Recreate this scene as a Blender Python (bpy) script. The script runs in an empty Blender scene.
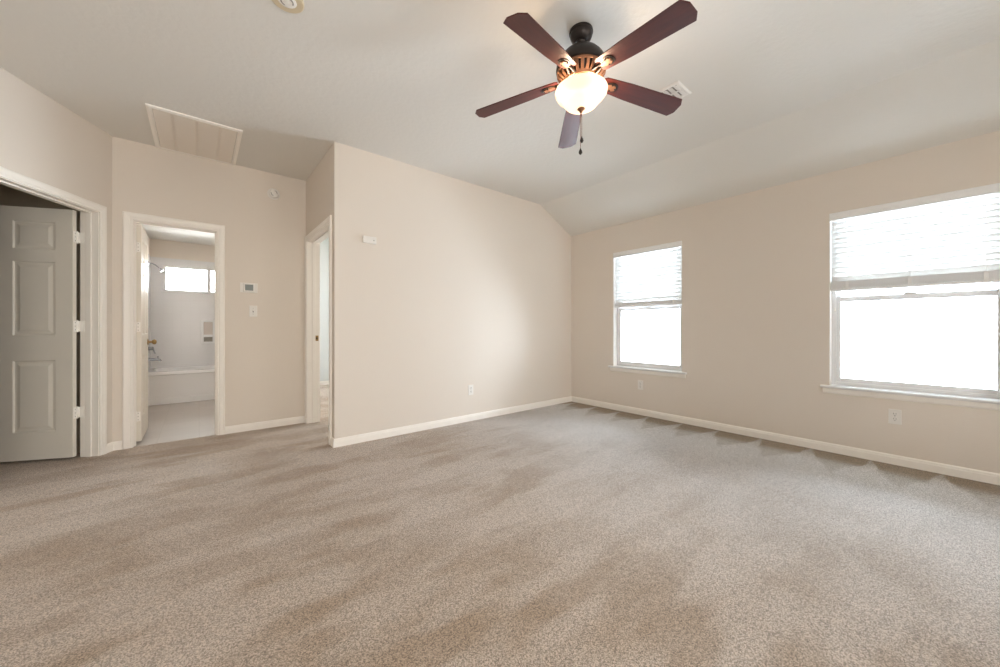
import bpy, bmesh, math, random
from mathutils import Vector, Matrix
S = bpy.context.scene
COL = S.collection
PI = math.pi
# ------------------------------------------------------------------ camera, world, lights, exposure
cd = bpy.data.cameras.new('camera'); cam = bpy.data.objects.new('camera', cd); COL.objects.link(cam)
cam.location = (0, 0, 1.066); cam.rotation_euler = (PI/2, 0, math.radians(-39.434))
cd.sensor_fit = 'HORIZONTAL'; cd.sensor_width = 36; cd.lens = 365.78/1000*36
cd.shift_y = -0.00503; cd.clip_start = 0.02
S.camera = cam
W = bpy.data.worlds.new('overcast_sky'); S.world = W; W.use_nodes = True
bg = W.node_tree.nodes['Background']
bg.inputs[0].default_value = (0.975, 0.985, 1.0, 1); bg.inputs[1].default_value = 23.0
S.view_settings.view_transform = 'Standard'; S.view_settings.look = 'None'
S.view_settings.gamma = 1; S.view_settings.use_curve_mapping = False
S.view_settings.exposure = 0.58
S.cycles.max_bounces = 14; S.cycles.diffuse_bounces = 9; S.cycles.transparent_max_bounces = 12
def portal(name, loc, direction, w, h):
    l = bpy.data.lights.new(name, 'AREA'); l.shape = 'RECTANGLE'; l.size = w; l.size_y = h
    l.cycles.is_portal = True
    o = bpy.data.objects.new(name, l); COL.objects.link(o); o.location = loc
    o.rotation_euler = Vector(direction).to_track_quat('-Z', 'Y').to_euler()
# ------------------------------------------------------------------ room dimensions (metres)
XR, YB, XA, YF = 4.212, 3.476, 0.937, 4.616
HR, XC, XL, H = 2.415, 3.569, -0.586, 2.743
TH = math.radians(27.4)
DV = Vector((-math.sin(TH), -math.cos(TH), 0)); NV = Vector((-math.cos(TH), math.sin(TH), 0))
PL = Vector((XL, YF, 0))
YR, XW = -2.3, -1.75                      # rear wall and far left wall, behind the camera
W1 = (1.885, 2.773); W2 = (-0.295, 0.635); WZ = (0.575, 2.058)
portal('window_daylight', (XR+0.16, sum(W1)/2, 1.32), (-1, 0, 0), 0.89, 1.49)
portal('window_daylight', (XR+0.16, sum(W2)/2, 1.32), (-1, 0, 0), 0.93, 1.49)
portal('window_daylight', (-0.27, YR-0.16, 1.25), (0, 1, 0), 2.5, 2.1)  # portal of the wider added rear opening
portal('window_daylight', (2.85, YR-0.16, 1.25), (0, 1, 0), 1.3, 2.1)  # portal of the narrower added rear opening
portal('window_daylight', (-0.03, 7.80, 1.85), (0, -1, 0), 0.9, 0.42)
portal('window_daylight', (4.36, 5.5, 1.4), (-1, 0, 0), 1.5, 1.4)
# ------------------------------------------------------------------ materials
def lin(c):
    return tuple((x/255/12.92 if x/255 <= 0.04045 else ((x/255+0.055)/1.055)**2.4) for x in c) + (1,)
def mat(name, col, rough=0.6, metal=0.0, spec=0.5, bump=None, coat=0.0, noise=None):
    m = bpy.data.materials.new(name); m.use_nodes = True
    nt = m.node_tree; b = nt.nodes['Principled BSDF']
    b.inputs['Base Color'].default_value = col if len(col) == 4 else (*col, 1)
    b.inputs['Roughness'].default_value = rough; b.inputs['Metallic'].default_value = metal
    b.inputs['Specular IOR Level'].default_value = spec; b.inputs['Coat Weight'].default_value = coat
    if bump or noise:
        g = nt.nodes.new('ShaderNodeNewGeometry')
    if bump:                               # (scale, strength, distance, detail)
        n = nt.nodes.new('ShaderNodeTexNoise'); n.inputs['Scale'].default_value = bump[0]
        n.inputs['Detail'].default_value = bump[3]
        nt.links.new(g.outputs['Position'], n.inputs['Vector'])
        bu = nt.nodes.new('ShaderNodeBump'); bu.inputs['Strength'].default_value = bump[1]
        bu.inputs['Distance'].default_value = bump[2]
        nt.links.new(n.outputs['Fac'], bu.inputs['Height']); nt.links.new(bu.outputs['Normal'], b.inputs['Normal'])
    if noise:                              # (scale, other colour)
        n = nt.nodes.new('ShaderNodeTexNoise'); n.inputs['Scale'].default_value = noise[0]; n.inputs['Detail'].default_value = 3
        nt.links.new(g.outputs['Position'], n.inputs['Vector'])
        mx = nt.nodes.new('ShaderNodeMix'); mx.data_type = 'RGBA'
        mx.inputs[6].default_value = b.inputs['Base Color'].default_value; mx.inputs[7].default_value = noise[1]
        nt.links.new(n.outputs['Fac'], mx.inputs[0]); nt.links.new(mx.outputs[2], b.inputs['Base Color'])
    return m
M = {}
WALL = (0.74, 0.675, 0.605, 1)
M['wall'] = mat('beige_wall_paint', WALL, 0.75, spec=0.25, bump=(90, 0.12, 0.004, 3), noise=(1.3, (0.73, 0.662, 0.588, 1)))
M['ceiling'] = mat('textured_ceiling_paint', (0.725, 0.705, 0.665, 1), 0.85, spec=0.15, bump=(28, 0.35, 0.008, 5))
M['bedwall'] = mat('pale_bedroom_paint', (0.68, 0.715, 0.72, 1), 0.8, spec=0.2)
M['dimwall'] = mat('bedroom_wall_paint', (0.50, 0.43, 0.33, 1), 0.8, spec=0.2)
M['trim'] = mat('semigloss_trim_paint', (0.90, 0.86, 0.805, 1), 0.38, spec=0.4)
M['white'] = mat('white_plastic', (0.80, 0.77, 0.73, 1), 0.4)
M['vinyl'] = mat('white_window_vinyl', (0.80, 0.80, 0.80, 1), 0.4)
M['reveal'] = mat('window_return_paint', (0.80, 0.78, 0.74, 1), 0.7, spec=0.2)
M['door'] = mat('white_door_paint', (0.81, 0.765, 0.68, 1), 0.42, spec=0.4)
M['hinge'] = mat('painted_hinge', (0.93, 0.90, 0.85, 1), 0.35)
M['brass'] = mat('aged_brass', (0.36, 0.235, 0.095, 1), 0.3, 1.0)
M['chrome'] = mat('chrome', (0.38, 0.40, 0.43, 1), 0.16, 1.0)
M['dark'] = mat('dark_gap', (0.03, 0.028, 0.025, 1), 0.8)
M['slot'] = mat('grey_slot', (0.30, 0.28, 0.25, 1), 0.7)
M['screen'] = mat('grey_display', (0.22, 0.24, 0.23, 1), 0.25)
M['bronze'] = mat('oil_rubbed_bronze', (0.035, 0.027, 0.024, 1), 0.38, 0.6)
M['copper'] = mat('bronze_with_copper_edge', (0.27, 0.125, 0.065, 1), 0.5, 0.5)
M['tub'] = mat('white_tub_enamel', (0.82, 0.82, 0.82, 1), 0.15)
M['grille'] = mat('white_painted_steel', (0.76, 0.69, 0.61, 1), 0.5)
M['yellowed'] = mat('yellowed_plastic', (0.62, 0.52, 0.36, 1), 0.5)
M['rail'] = mat('blind_rail', (0.86, 0.86, 0.86, 1), 0.45)

def carpet():
    m = bpy.data.materials.new('beige_cut_pile_carpet'); m.use_nodes = True
    nt = m.node_tree; N = nt.nodes; L = nt.links; b = N['Principled BSDF']
    b.inputs['Roughness'].default_value = 0.95; b.inputs['Specular IOR Level'].default_value = 0.08
    b.inputs['Sheen Weight'].default_value = 0.25; b.inputs['Sheen Roughness'].default_value = 0.6
    g = N.new('ShaderNodeNewGeometry')
    def noise(scale, detail, rough=0.5, vec=None, dist=0.0):
        n = N.new('ShaderNodeTexNoise'); n.inputs['Scale'].default_value = scale; n.inputs['Detail'].default_value = detail
        n.inputs['Roughness'].default_value = rough; n.inputs['Distortion'].default_value = dist
        L.new(vec or g.outputs['Position'], n.inputs['Vector']); return n.outputs['Fac']
    def math_(op, a, c, clamp=False):
        n = N.new('ShaderNodeMath'); n.operation = op; n.use_clamp = clamp
        for i, v in enumerate((a, c)):
            if v is None: continue
            if isinstance(v, (int, float)): n.inputs[i].default_value = v
            else: L.new(v, n.inputs[i])
        return n.outputs[0]
    def ramp(f, lo, hi, a=0.0, c=1.0):
        n = N.new('ShaderNodeMapRange'); n.interpolation_type = 'SMOOTHSTEP'
        n.inputs[1].default_value = lo; n.inputs[2].default_value = hi; n.inputs[3].default_value = a; n.inputs[4].default_value = c
        L.new(f, n.inputs[0]); return n.outputs[0]
    def mix(f, a, c, mode='MIX'):
        n = N.new('ShaderNodeMix'); n.data_type = 'RGBA'; n.blend_type = mode
        if isinstance(f, (int, float)): n.inputs[0].default_value = f
        else: L.new(f, n.inputs[0])
        for i, v in ((6, a), (7, c)):
            if isinstance(v, tuple): n.inputs[i].default_value = v
            else: L.new(v, n.inputs[i])
        return n.outputs[2]
    sep = N.new('ShaderNodeSeparateXYZ'); L.new(g.outputs['Position'], sep.inputs[0])
    # broad worn and brushed areas
    patch = ramp(noise(1.3, 3, 0.6, dist=0.3), 0.33, 0.68)
    mp = N.new('ShaderNodeMapping'); mp.inputs['Rotation'].default_value = (0, 0, 0.35); mp.inputs['Scale'].default_value = (1.0, 3.2, 1)
    L.new(g.outputs['Position'], mp.inputs[0])
    streak = ramp(noise(1.3, 2, 0.5, mp.outputs[0]), 0.42, 0.58)
    base = mix(patch, (0.335, 0.243, 0.167, 1), (0.435, 0.357, 0.292, 1))
    base = mix(math_('MULTIPLY', streak, 0.5), base, (0.53, 0.455, 0.39, 1))
    # vacuum wedges combed out from the window wall: window light and wall shade mixed into the pile colour
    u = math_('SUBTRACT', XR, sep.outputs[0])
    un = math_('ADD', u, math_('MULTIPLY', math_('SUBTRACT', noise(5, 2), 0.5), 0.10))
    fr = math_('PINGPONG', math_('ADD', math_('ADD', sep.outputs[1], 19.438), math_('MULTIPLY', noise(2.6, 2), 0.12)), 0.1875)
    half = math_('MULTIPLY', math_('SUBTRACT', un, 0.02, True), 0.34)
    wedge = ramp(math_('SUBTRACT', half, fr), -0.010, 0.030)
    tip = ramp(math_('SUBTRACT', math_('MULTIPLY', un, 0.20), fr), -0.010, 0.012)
    base = mix(ramp(u, 0.8, 3.2, 0.65, 0.0), base, (0.365, 0.350, 0.335, 1))  # cool window light put into the colour, fading into the room
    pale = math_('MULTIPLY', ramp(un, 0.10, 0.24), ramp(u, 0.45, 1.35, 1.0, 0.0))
    base = mix(math_('MULTIPLY', pale, 0.85), base, (0.58, 0.575, 0.57, 1))  # pale window-lit zone painted into the pile
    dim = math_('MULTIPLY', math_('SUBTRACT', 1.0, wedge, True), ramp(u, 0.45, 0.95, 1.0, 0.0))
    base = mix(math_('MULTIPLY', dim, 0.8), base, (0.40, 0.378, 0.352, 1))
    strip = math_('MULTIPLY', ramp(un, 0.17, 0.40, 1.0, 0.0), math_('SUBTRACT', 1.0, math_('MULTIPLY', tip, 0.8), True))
    base = mix(math_('MULTIPLY', strip, 0.92), base, (0.215, 0.150, 0.080, 1))  # dark strip by the baseboard: unvacuumed pile plus painted shade
    # tufts
    vo = N.new('ShaderNodeTexVoronoi'); vo.inputs['Scale'].default_value = 300
    L.new(g.outputs['Position'], vo.inputs['Vector']); sc_ = N.new('ShaderNodeSeparateColor'); L.new(vo.outputs['Color'], sc_.inputs[0])
    tuft = sc_.outputs[0]; tuft2 = noise(150, 4, 0.8)
    sp = math_('ADD', math_('MULTIPLY', tuft, 0.55), math_('MULTIPLY', tuft2, 0.75))
    base = mix(ramp(sp, 0.30, 1.0), mix(1.0, base, (0.46, 0.44, 0.42, 1), 'MULTIPLY'), mix(1.0, base, (1.52, 1.52, 1.52, 1), 'MULTIPLY'))
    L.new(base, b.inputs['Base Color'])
    bu = N.new('ShaderNodeBump'); bu.inputs['Strength'].default_value = 0.45; bu.inputs['Distance'].default_value = 0.006
    L.new(sp, bu.inputs['Height']); L.new(bu.outputs[0], b.inputs['Normal'])
    return m
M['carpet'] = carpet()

def tile(name, c1, c2, size, mortar, rough, axis=None, rot=0.0):
    m = mat(name, c1, rough); nt = m.node_tree; b = nt.nodes['Principled BSDF']
    g = nt.nodes.new('ShaderNodeNewGeometry'); mp = nt.nodes.new('ShaderNodeMapping')
    mp.inputs['Rotation'].default_value = axis or (0, 0, rot)
    br = nt.nodes.new('ShaderNodeTexBrick'); br.offset = 0
    br.inputs['Scale'].default_value = 1; br.inputs['Brick Width'].default_value = size; br.inputs['Row Height'].default_value = size
    br.inputs['Mortar Size'].default_value = 0.004
    br.inputs['Color1'].default_value = c1; br.inputs['Color2'].default_value = c2; br.inputs['Mortar'].default_value = mortar
    nt.links.new(g.outputs['Position'], mp.inputs[0]); nt.links.new(mp.outputs[0], br.inputs['Vector'])
    nt.links.new(br.outputs['Color'], b.inputs['Base Color'])
    return m
M['bathfloor'] = tile('bathroom_vinyl_tile', (0.50, 0.46, 0.425, 1), (0.46, 0.42, 0.385, 1), 0.305, (0.44, 0.405, 0.37, 1), 0.35)
M['surround'] = tile('tub_surround_tile', (0.74, 0.73, 0.73, 1), (0.75, 0.74, 0.74, 1), 0.108, (0.735, 0.725, 0.725, 1), 0.25, axis=(PI/2, 0, 0))

def wood():
    m = mat('dark_cherry_blade', (0.1, 0.03, 0.02, 1), 0.48, spec=0.35, coat=0.12); nt = m.node_tree; b = nt.nodes['Principled BSDF']
    t = nt.nodes.new('ShaderNodeTexCoord'); mp = nt.nodes.new('ShaderNodeMapping'); mp.inputs['Scale'].default_value = (3, 40, 40)
    n = nt.nodes.new('ShaderNodeTexNoise'); n.inputs['Scale'].default_value = 1.5; n.inputs['Detail'].default_value = 5
    mx = nt.nodes.new('ShaderNodeMix'); mx.data_type = 'RGBA'
    mx.inputs[6].default_value = (0.045, 0.008, 0.006, 1); mx.inputs[7].default_value = (0.110, 0.020, 0.013, 1)
    nt.links.new(t.outputs['Object'], mp.inputs[0]); nt.links.new(mp.outputs[0], n.inputs['Vector'])
    nt.links.new(n.outputs['Fac'], mx.inputs[0]); nt.links.new(mx.outputs[2], b.inputs['Base Color'])
    b.inputs['Coat Roughness'].default_value = 0.25
    return m
M['wood'] = wood()

def glass(name, tint):
    m = bpy.data.materials.new(name); m.use_nodes = True; nt = m.node_tree; nt.nodes.clear()
    o = nt.nodes.new('ShaderNodeOutputMaterial'); t = nt.nodes.new('ShaderNodeBsdfTransparent'); g = nt.nodes.new('ShaderNodeBsdfGlossy')
    g.inputs['Roughness'].default_value = 0.02; t.inputs[0].default_value = tint
    f = nt.nodes.new('ShaderNodeFresnel'); f.inputs[0].default_value = 1.45
    mx = nt.nodes.new('ShaderNodeMixShader')
    nt.links.new(f.outputs[0], mx.inputs[0]); nt.links.new(t.outputs[0], mx.inputs[1]); nt.links.new(g.outputs[0], mx.inputs[2])
    nt.links.new(mx.outputs[0], o.inputs[0]); return m
M['glass'] = glass('clear_window_glass', (0.96, 0.98, 0.97, 1))
M['lowe'] = glass('tinted_low_e_glass', (0.88, 0.945, 1.0, 1))  # tint added to cool the daylight from these windows
M['sideglass'] = glass('side_window_glass', (0.78, 0.80, 0.80, 1))
M['warmglass'] = glass('grey_tinted_glass', (0.46, 0.45, 0.43, 1))  # tint dims the added rear openings to balance the daylight

def translucent(name, dcol, tcol, fac, emit=None):
    m = bpy.data.materials.new(name); m.use_nodes = True; nt = m.node_tree; nt.nodes.clear()
    o = nt.nodes.new('ShaderNodeOutputMaterial'); d = nt.nodes.new('ShaderNodeBsdfDiffuse'); t = nt.nodes.new('ShaderNodeBsdfTranslucent')
    d.inputs[0].default_value = dcol; t.inputs[0].default_value = tcol
    mx = nt.nodes.new('ShaderNodeMixShader'); mx.inputs[0].default_value = fac
    nt.links.new(d.outputs[0], mx.inputs[1]); nt.links.new(t.outputs[0], mx.inputs[2])
    out = mx.outputs[0]
    if emit:
        e = nt.nodes.new('ShaderNodeEmission'); e.inputs[0].default_value = emit[0]; e.inputs[1].default_value = emit[1]
        a = nt.nodes.new('ShaderNodeAddShader'); nt.links.new(out, a.inputs[0]); nt.links.new(e.outputs[0], a.inputs[1]); out = a.outputs[0]
    nt.links.new(out, o.inputs[0]); return m
M['slat'] = translucent('white_blind_slat', (0.82, 0.82, 0.81, 1), (0.84, 0.84, 0.82, 1), 0.17)
M['frosted'] = translucent('lit_frosted_glass', (0.72, 0.66, 0.61, 1), (0.16, 0.135, 0.113, 1), 0.5, ((1.0, 0.72, 0.48, 1), 0.06))

M['ceramic'] = mat('almond_ceramic', (0.60, 0.53, 0.48, 1), 0.25)  # darker than the dish frame: shade of the niche put into the colour
M['globe'] = translucent('lit_globe_bulb', (0.8, 0.8, 0.8, 1), (0.8, 0.8, 0.8, 1), 0.5, ((1.0, 0.97, 0.97, 1), 15.0))  # glow of the added bathroom fill lamp
# ------------------------------------------------------------------ mesh helpers
def obj(name, bm, m, parent=None, smooth=False):
    me = bpy.data.meshes.new(name)
    bmesh.ops.recalc_face_normals(bm, faces=bm.faces[:])
    bm.to_mesh(me); bm.free()
    ms = m if isinstance(m, (list, tuple)) else [m]
    for x in ms: me.materials.append(x)
    if smooth:
        for p in me.polygons: p.use_smooth = True
        try: me.set_sharp_from_angle(angle=math.radians(38))
        except Exception: pass
    o = bpy.data.objects.new(name, me); COL.objects.link(o)
    if parent: o.parent = parent
    return o
def empty(name, loc=(0, 0, 0), rot=(0, 0, 0)):
    o = bpy.data.objects.new(name, None); COL.objects.link(o); o.location = loc; o.rotation_euler = rot
    o.empty_display_size = 0.05
    return o
def tag(o, label, cat, group=None, kind=None):
    o['label'] = label; o['category'] = cat
    if group: o['group'] = group
    if kind: o['kind'] = kind
    return o
def struct(o, label, cat):
    return tag(o, label, cat, kind='structure')
def copy_tree(o, parent=None):
    c = o.copy(); COL.objects.link(c)
    if parent: c.parent = parent
    for ch in list(o.children): copy_tree(ch, c)
    return c
def box(bm, x0, x1, y0, y1, z0, z1, bev=0.0, mi=0, mtx=None):
    r = bmesh.ops.create_cube(bm, size=1)
    vs = r['verts']
    bmesh.ops.scale(bm, vec=(abs(x1-x0), abs(y1-y0), abs(z1-z0)), verts=vs)
    bmesh.ops.translate(bm, vec=((x0+x1)/2, (y0+y1)/2, (z0+z1)/2), verts=vs)
    fs = list({f for v in vs for f in v.link_faces})
    if bev:
        es = list({e for v in vs for e in v.link_edges})
        n0 = set(bm.faces)
        rb = bmesh.ops.bevel(bm, geom=es, offset=bev, segments=2, affect='EDGES', profile=0.5)
        vs = list({v for f in rb['faces'] for v in f.verts} | {v for v in vs if v.is_valid})
        fs = list({f for v in vs for f in v.link_faces})
    for f in fs: f.material_index = mi
    if mtx: bmesh.ops.transform(bm, matrix=mtx, verts=vs)
    return vs
def lathe(bm, prof, seg=40, mi=0, mtx=None, sharp=None):
    rings = []
    for r, z in prof:
        if r < 1e-5: rings.append([bm.verts.new((0, 0, z))])
        else: rings.append([bm.verts.new((r*math.cos(2*PI*i/seg), r*math.sin(2*PI*i/seg), z)) for i in range(seg)])
    for a, b in zip(rings, rings[1:]):
        for i in range(seg):
            j = (i+1) % seg
            if len(a) == 1 and len(b) == 1: continue
            if len(a) == 1: f = bm.faces.new((a[0], b[i], b[j]))
            elif len(b) == 1: f = bm.faces.new((a[i], a[j], b[0]))
            else: f = bm.faces.new((a[i], a[j], b[j], b[i]))
            f.material_index = mi
    vs = [v for r in rings for v in r]
    if mtx: bmesh.ops.transform(bm, matrix=mtx, verts=vs)
    return vs
def tube(bm, pts, r, seg=10, mi=0):
    pts = [Vector(p) for p in pts]; rings = []
    up = Vector((0, 0, 1))
    for i, p in enumerate(pts):
        d = (pts[min(i+1, len(pts)-1)]-pts[max(i-1, 0)]).normalized()
        a = d.cross(up)
        if a.length < 1e-3: a = d.cross(Vector((1, 0, 0)))
        a.normalize(); b = d.cross(a).normalized()
        rr = r[i] if isinstance(r, (list, tuple)) else r
        rings.append([bm.verts.new(p+a*rr*math.cos(2*PI*k/seg)+b*rr*math.sin(2*PI*k/seg)) for k in range(seg)])
    for A, B in zip(rings, rings[1:]):
        for k in range(seg):
            bm.faces.new((A[k], A[(k+1) % seg], B[(k+1) % seg], B[k])).material_index = mi
    bm.faces.new(rings[0]).material_index = mi; bm.faces.new(rings[-1][::-1]).material_index = mi
def prism(bm, poly, vec, mi=0):
    """extrude a closed planar polygon (list of 3-D points) by vec"""
    a = [bm.verts.new(p) for p in poly]; v = Vector(vec)
    b = [bm.verts.new(Vector(p)+v) for p in poly]
    bm.faces.new(a).material_index = mi; bm.faces.new(b[::-1]).material_index = mi
    n = len(a)
    for i in range(n): bm.faces.new((a[i], b[i], b[(i+1) % n], a[(i+1) % n])).material_index = mi
def wall(bm, A, B, tv, z0, z1, holes=(), mi=0):
    """solid wall from A to B on plan, thickness vector tv, with rectangular holes (t0,t1,za,zb)"""
    A = Vector(A).to_3d(); B = Vector(B).to_3d(); Ln = (B-A).length; d = (B-A)/Ln; tv = Vector(tv).to_3d()
    ts = sorted({0.0, Ln, *[x for h in holes for x in h[:2]]}); zs = sorted({z0, z1, *[x for h in holes for x in h[2:]]})
    ts = [t for t in ts if -1e-6 <= t <= Ln+1e-6]; zs = [z for z in zs if z0-1e-6 <= z <= z1+1e-6]
    vf = {}; 
    def V(i, k, s):
        key = (i, k, s)
        if key not in vf:
            vf[key] = bm.verts.new(A+d*ts[i]+Vector((0, 0, zs[k]))+tv*s)
        return vf[key]
    def solid(i, k):
        if i < 0 or k < 0 or i >= len(ts)-1 or k >= len(zs)-1: return False
        tm = (ts[i]+ts[i+1])/2; zm = (zs[k]+zs[k+1])/2
        return not any(h[0] < tm < h[1] and h[2] < zm < h[3] for h in holes)
    for i in range(len(ts)-1):
        for k in range(len(zs)-1):
            if not solid(i, k): continue
            for s in (0, 1): bm.faces.new((V(i, k, s), V(i+1, k, s), V(i+1, k+1, s), V(i, k+1, s))).material_index = mi
            if not solid(i-1, k): bm.faces.new((V(i, k, 0), V(i, k+1, 0), V(i, k+1, 1), V(i, k, 1))).material_index = mi
            if not solid(i+1, k): bm.faces.new((V(i+1, k, 0), V(i+1, k+1, 0), V(i+1, k+1, 1), V(i+1, k, 1))).material_index = mi
            if not solid(i, k-1): bm.faces.new((V(i, k, 0), V(i+1, k, 0), V(i+1, k, 1), V(i, k, 1))).material_index = mi
            if not solid(i, k+1): bm.faces.new((V(i, k+1, 0), V(i+1, k+1, 0), V(i+1, k+1, 1), V(i, k+1, 1))).material_index = mi
def sweep(bm, path, prof, side, mi=0):
    """sweep a profile (list of (out, along) points) along a poly-line with mitred corners.
       path: list of (point, outward-vector pair) given as (P, out, across)"""
    rings = [[bm.verts.new(Vector(P)+Vector(o)*a+Vector(c)*b) for a, b in prof] for P, o, c in path]
    n = len(prof)
    for A, B in zip(rings, rings[1:]):
        for k in range(n): bm.faces.new((A[k], A[(k+1) % n], B[(k+1) % n], B[k])).material_index = mi
    bm.faces.new(rings[0]).material_index = mi; bm.faces.new(rings[-1][::-1]).material_index = mi
BASE = [(0, 0), (0.013, 0), (0.013, 0.052), (0.010, 0.060), (0.010, 0.066), (0.005, 0.074), (0, 0.076)]
def baseboard(name, A, B, out, label):
    bm = bmesh.new(); z = (0, 0, 1)
    sweep(bm, [(A, out, z), (B, out, z)], BASE, None)
    return struct(obj(name, bm, M['trim']), label, 'baseboard')
CAS = [(0, 0), (0.009, 0.0), (0.011, 0.006), (0.009, 0.014), (0.014, 0.024), (0.017, 0.042), (0.017, 0.054), (0.012, 0.062), (0, 0.064)]
def frame3(bm, P, d, out, t0, t1, zt, prof=CAS):
    """door casing: up the t0 side, across the head, down the t1 side; profile grows outward from the opening"""
    d = Vector(d); P = Vector(P); z = Vector((0, 0, 1)); o = Vector(out)
    sweep(bm, [(P+d*t0, o, -d), (P+d*t0+z*zt, o, -d+z), (P+d*t1+z*zt, o, d+z), (P+d*t1, o, d)], prof, None)
def obox(bm, P, d, n, t0, t1, n0, n1, z0, z1, bev=0.0, mi=0):
    """box in a wall's own axes: t along d, n along n"""
    d = Vector(d).normalized(); n = Vector(n).normalized()
    m = Matrix((( d.x, n.x, 0, P[0]), (d.y, n.y, 0, P[1]), (0, 0, 1, 0), (0, 0, 0, 1)))
    return box(bm, t0, t1, n0, n1, z0, z1, bev, mi, m)

# ------------------------------------------------------------------ shell: floors
EX = 0.14
bm = bmesh.new()
far_l = PL+DV*2.62                                # end of the slanted wall
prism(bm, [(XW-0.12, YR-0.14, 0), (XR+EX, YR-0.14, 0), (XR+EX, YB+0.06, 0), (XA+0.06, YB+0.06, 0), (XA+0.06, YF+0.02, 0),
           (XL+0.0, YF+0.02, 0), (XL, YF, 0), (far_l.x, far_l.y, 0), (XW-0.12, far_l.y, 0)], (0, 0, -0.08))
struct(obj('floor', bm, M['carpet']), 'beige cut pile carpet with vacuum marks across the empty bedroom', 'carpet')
bm = bmesh.new(); prism(bm, [(XL-0.05, YF+0.02, 0), (XA+0.06, YF+0.02, 0), (XA+0.06, 7.84, 0), (XL-0.05, 7.84, 0)], (0, 0, -0.08))
struct(obj('floor', bm, M['bathfloor']), 'pale tiled floor of the bathroom behind the doorway', 'floor')
bm = bmesh.new(); prism(bm, [(XA+0.06, YB+0.06, 0), (XR+EX, YB+0.06, 0), (XR+EX, 7.6, 0), (XA+0.06, 7.6, 0)], (0, 0, -0.08))
struct(obj('floor', bm, M['carpet']), 'carpet of the bright side room seen through the narrow doorway', 'carpet')
bm = bmesh.new()
q0 = PL+NV*0.03; q = [PL+NV*0.0+DV*(-0.0), PL+DV*2.62, PL+DV*2.62+NV*3.4, PL+NV*3.4]
prism(bm, [tuple(v) for v in q], (0, 0, -0.08))
struct(obj('floor', bm, M['carpet']), 'carpet of the dim room behind the open panel door', 'carpet')

# ------------------------------------------------------------------ shell: main room walls
ZT = H+0.06
bm = bmesh.new()   # back wall, its top follows the ceiling
prism(bm, [(XA, YB, 0), (XR+EX, YB, 0), (XR+EX, YB, HR-0.06), (XR, YB, HR+0.02), (XC, YB, ZT), (XA, YB, ZT)], (0, 0.12, 0))
struct(obj('wall_back', bm, M['wall']), 'broad beige wall straight ahead under the sloping ceiling', 'wall')
bm = bmesh.new()   # window wall
wall(bm, (XR, YR-0.14), (XR, YB+0.12), (EX, 0), 0, HR+0.02,
     [(W1[0]-YR+0.14, W1[1]-YR+0.14, WZ[0]-0.02, WZ[1]), (W2[0]-YR+0.14, W2[1]-YR+0.14, WZ[0]-0.02, WZ[1])])
struct(obj('wall_right', bm, M['wall']), 'beige wall with the two windows', 'wall')
bm = bmesh.new()   # far wall of the entry recess, with the bathroom doorway
BD = (-0.455, 0.132, 2.035)      # bathroom opening x0, x1, head
wall(bm, (XL-0.10, YF), (XA+0.12, YF), (0, 0.12), 0, ZT, [(BD[0]-0.02-XL+0.10, BD[1]+0.02-XL+0.10, 0, BD[2]+0.02)])
struct(obj('wall_hall', bm, M['wall']), 'narrow beige wall around the bathroom doorway', 'wall')
bm = bmesh.new()   # short wall of the recess with the side room doorway
SD = (3.632, 4.532, 2.035)
wall(bm, (XA, YB+0.121), (XA, YF-0.0005), (0.12, 0), 0, ZT, [(SD[0]-0.02-YB-0.121, SD[1]+0.02-YB-0.121, 0, SD[2]+0.02)])
struct(obj('wall_recess', bm, M['wall']), 'short beige wall holding the narrow doorway beside the broad wall', 'wall')
bm = bmesh.new()   # slanted wall with the open panel door
LD = (0.140, 1.032, 2.035)
wall(bm, PL, PL+DV*2.62, NV*0.12, 0, ZT, [(LD[0]-0.02, LD[1]+0.02, 0, LD[2]+0.02)])
struct(obj('wall_left', bm, M['wall']), 'slanted beige wall around the open panel door at far left', 'wall')
bm = bmesh.new()
e = PL+DV*2.62
wall(bm, (XW, e.y+0.0), (XW, YR), (-0.12, 0), 0, ZT)
wall(bm, (XW, e.y), (e.x+0.001, e.y), (0, 0.12), 0, ZT)
struct(obj('wall_side', bm, M['wall']), 'beige wall to the left behind the viewer', 'wall')
bm = bmesh.new()
wall(bm, (XW-0.12, YR), (XR+EX, YR), (0, -0.14), 0, ZT, [(0.35, 2.85, 0.20, 2.30), (4.07, 5.37, 0.20, 2.30)])
struct(obj('wall_rear', bm, M['wall']), 'beige wall behind the viewer with a wide opening', 'wall')
# ceiling: flat part and slope, one slab
bm = bmesh.new()
y0, y1 = YR-0.14, YB+0.02
def c_poly(pts, th=0.10): prism(bm, pts, (0, 0, th))
c_poly([(XW-0.12, y0, H), (XC, y0, H), (XC, y1, H), (XA+0.01, y1, H), (XA+0.01, YF+0.02, H), (XL-0.02, YF+0.02, H), (XL-0.04, YF, H), (e.x-0.04, e.y+0.02, H), (XW-0.12, e.y+0.02, H)])
sl = (H-HR)/(XR-XC)
prism(bm, [(XC, y0, H), (XR+0.02, y0, HR-0.02*sl), (XR+0.02, y0, HR+0.12), (XC, y0, H+0.10)], (0, y1-y0, 0))
struct(obj('ceiling', bm, M['ceiling']), 'off white textured ceiling with a slope down to the window wall', 'ceiling')
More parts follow.
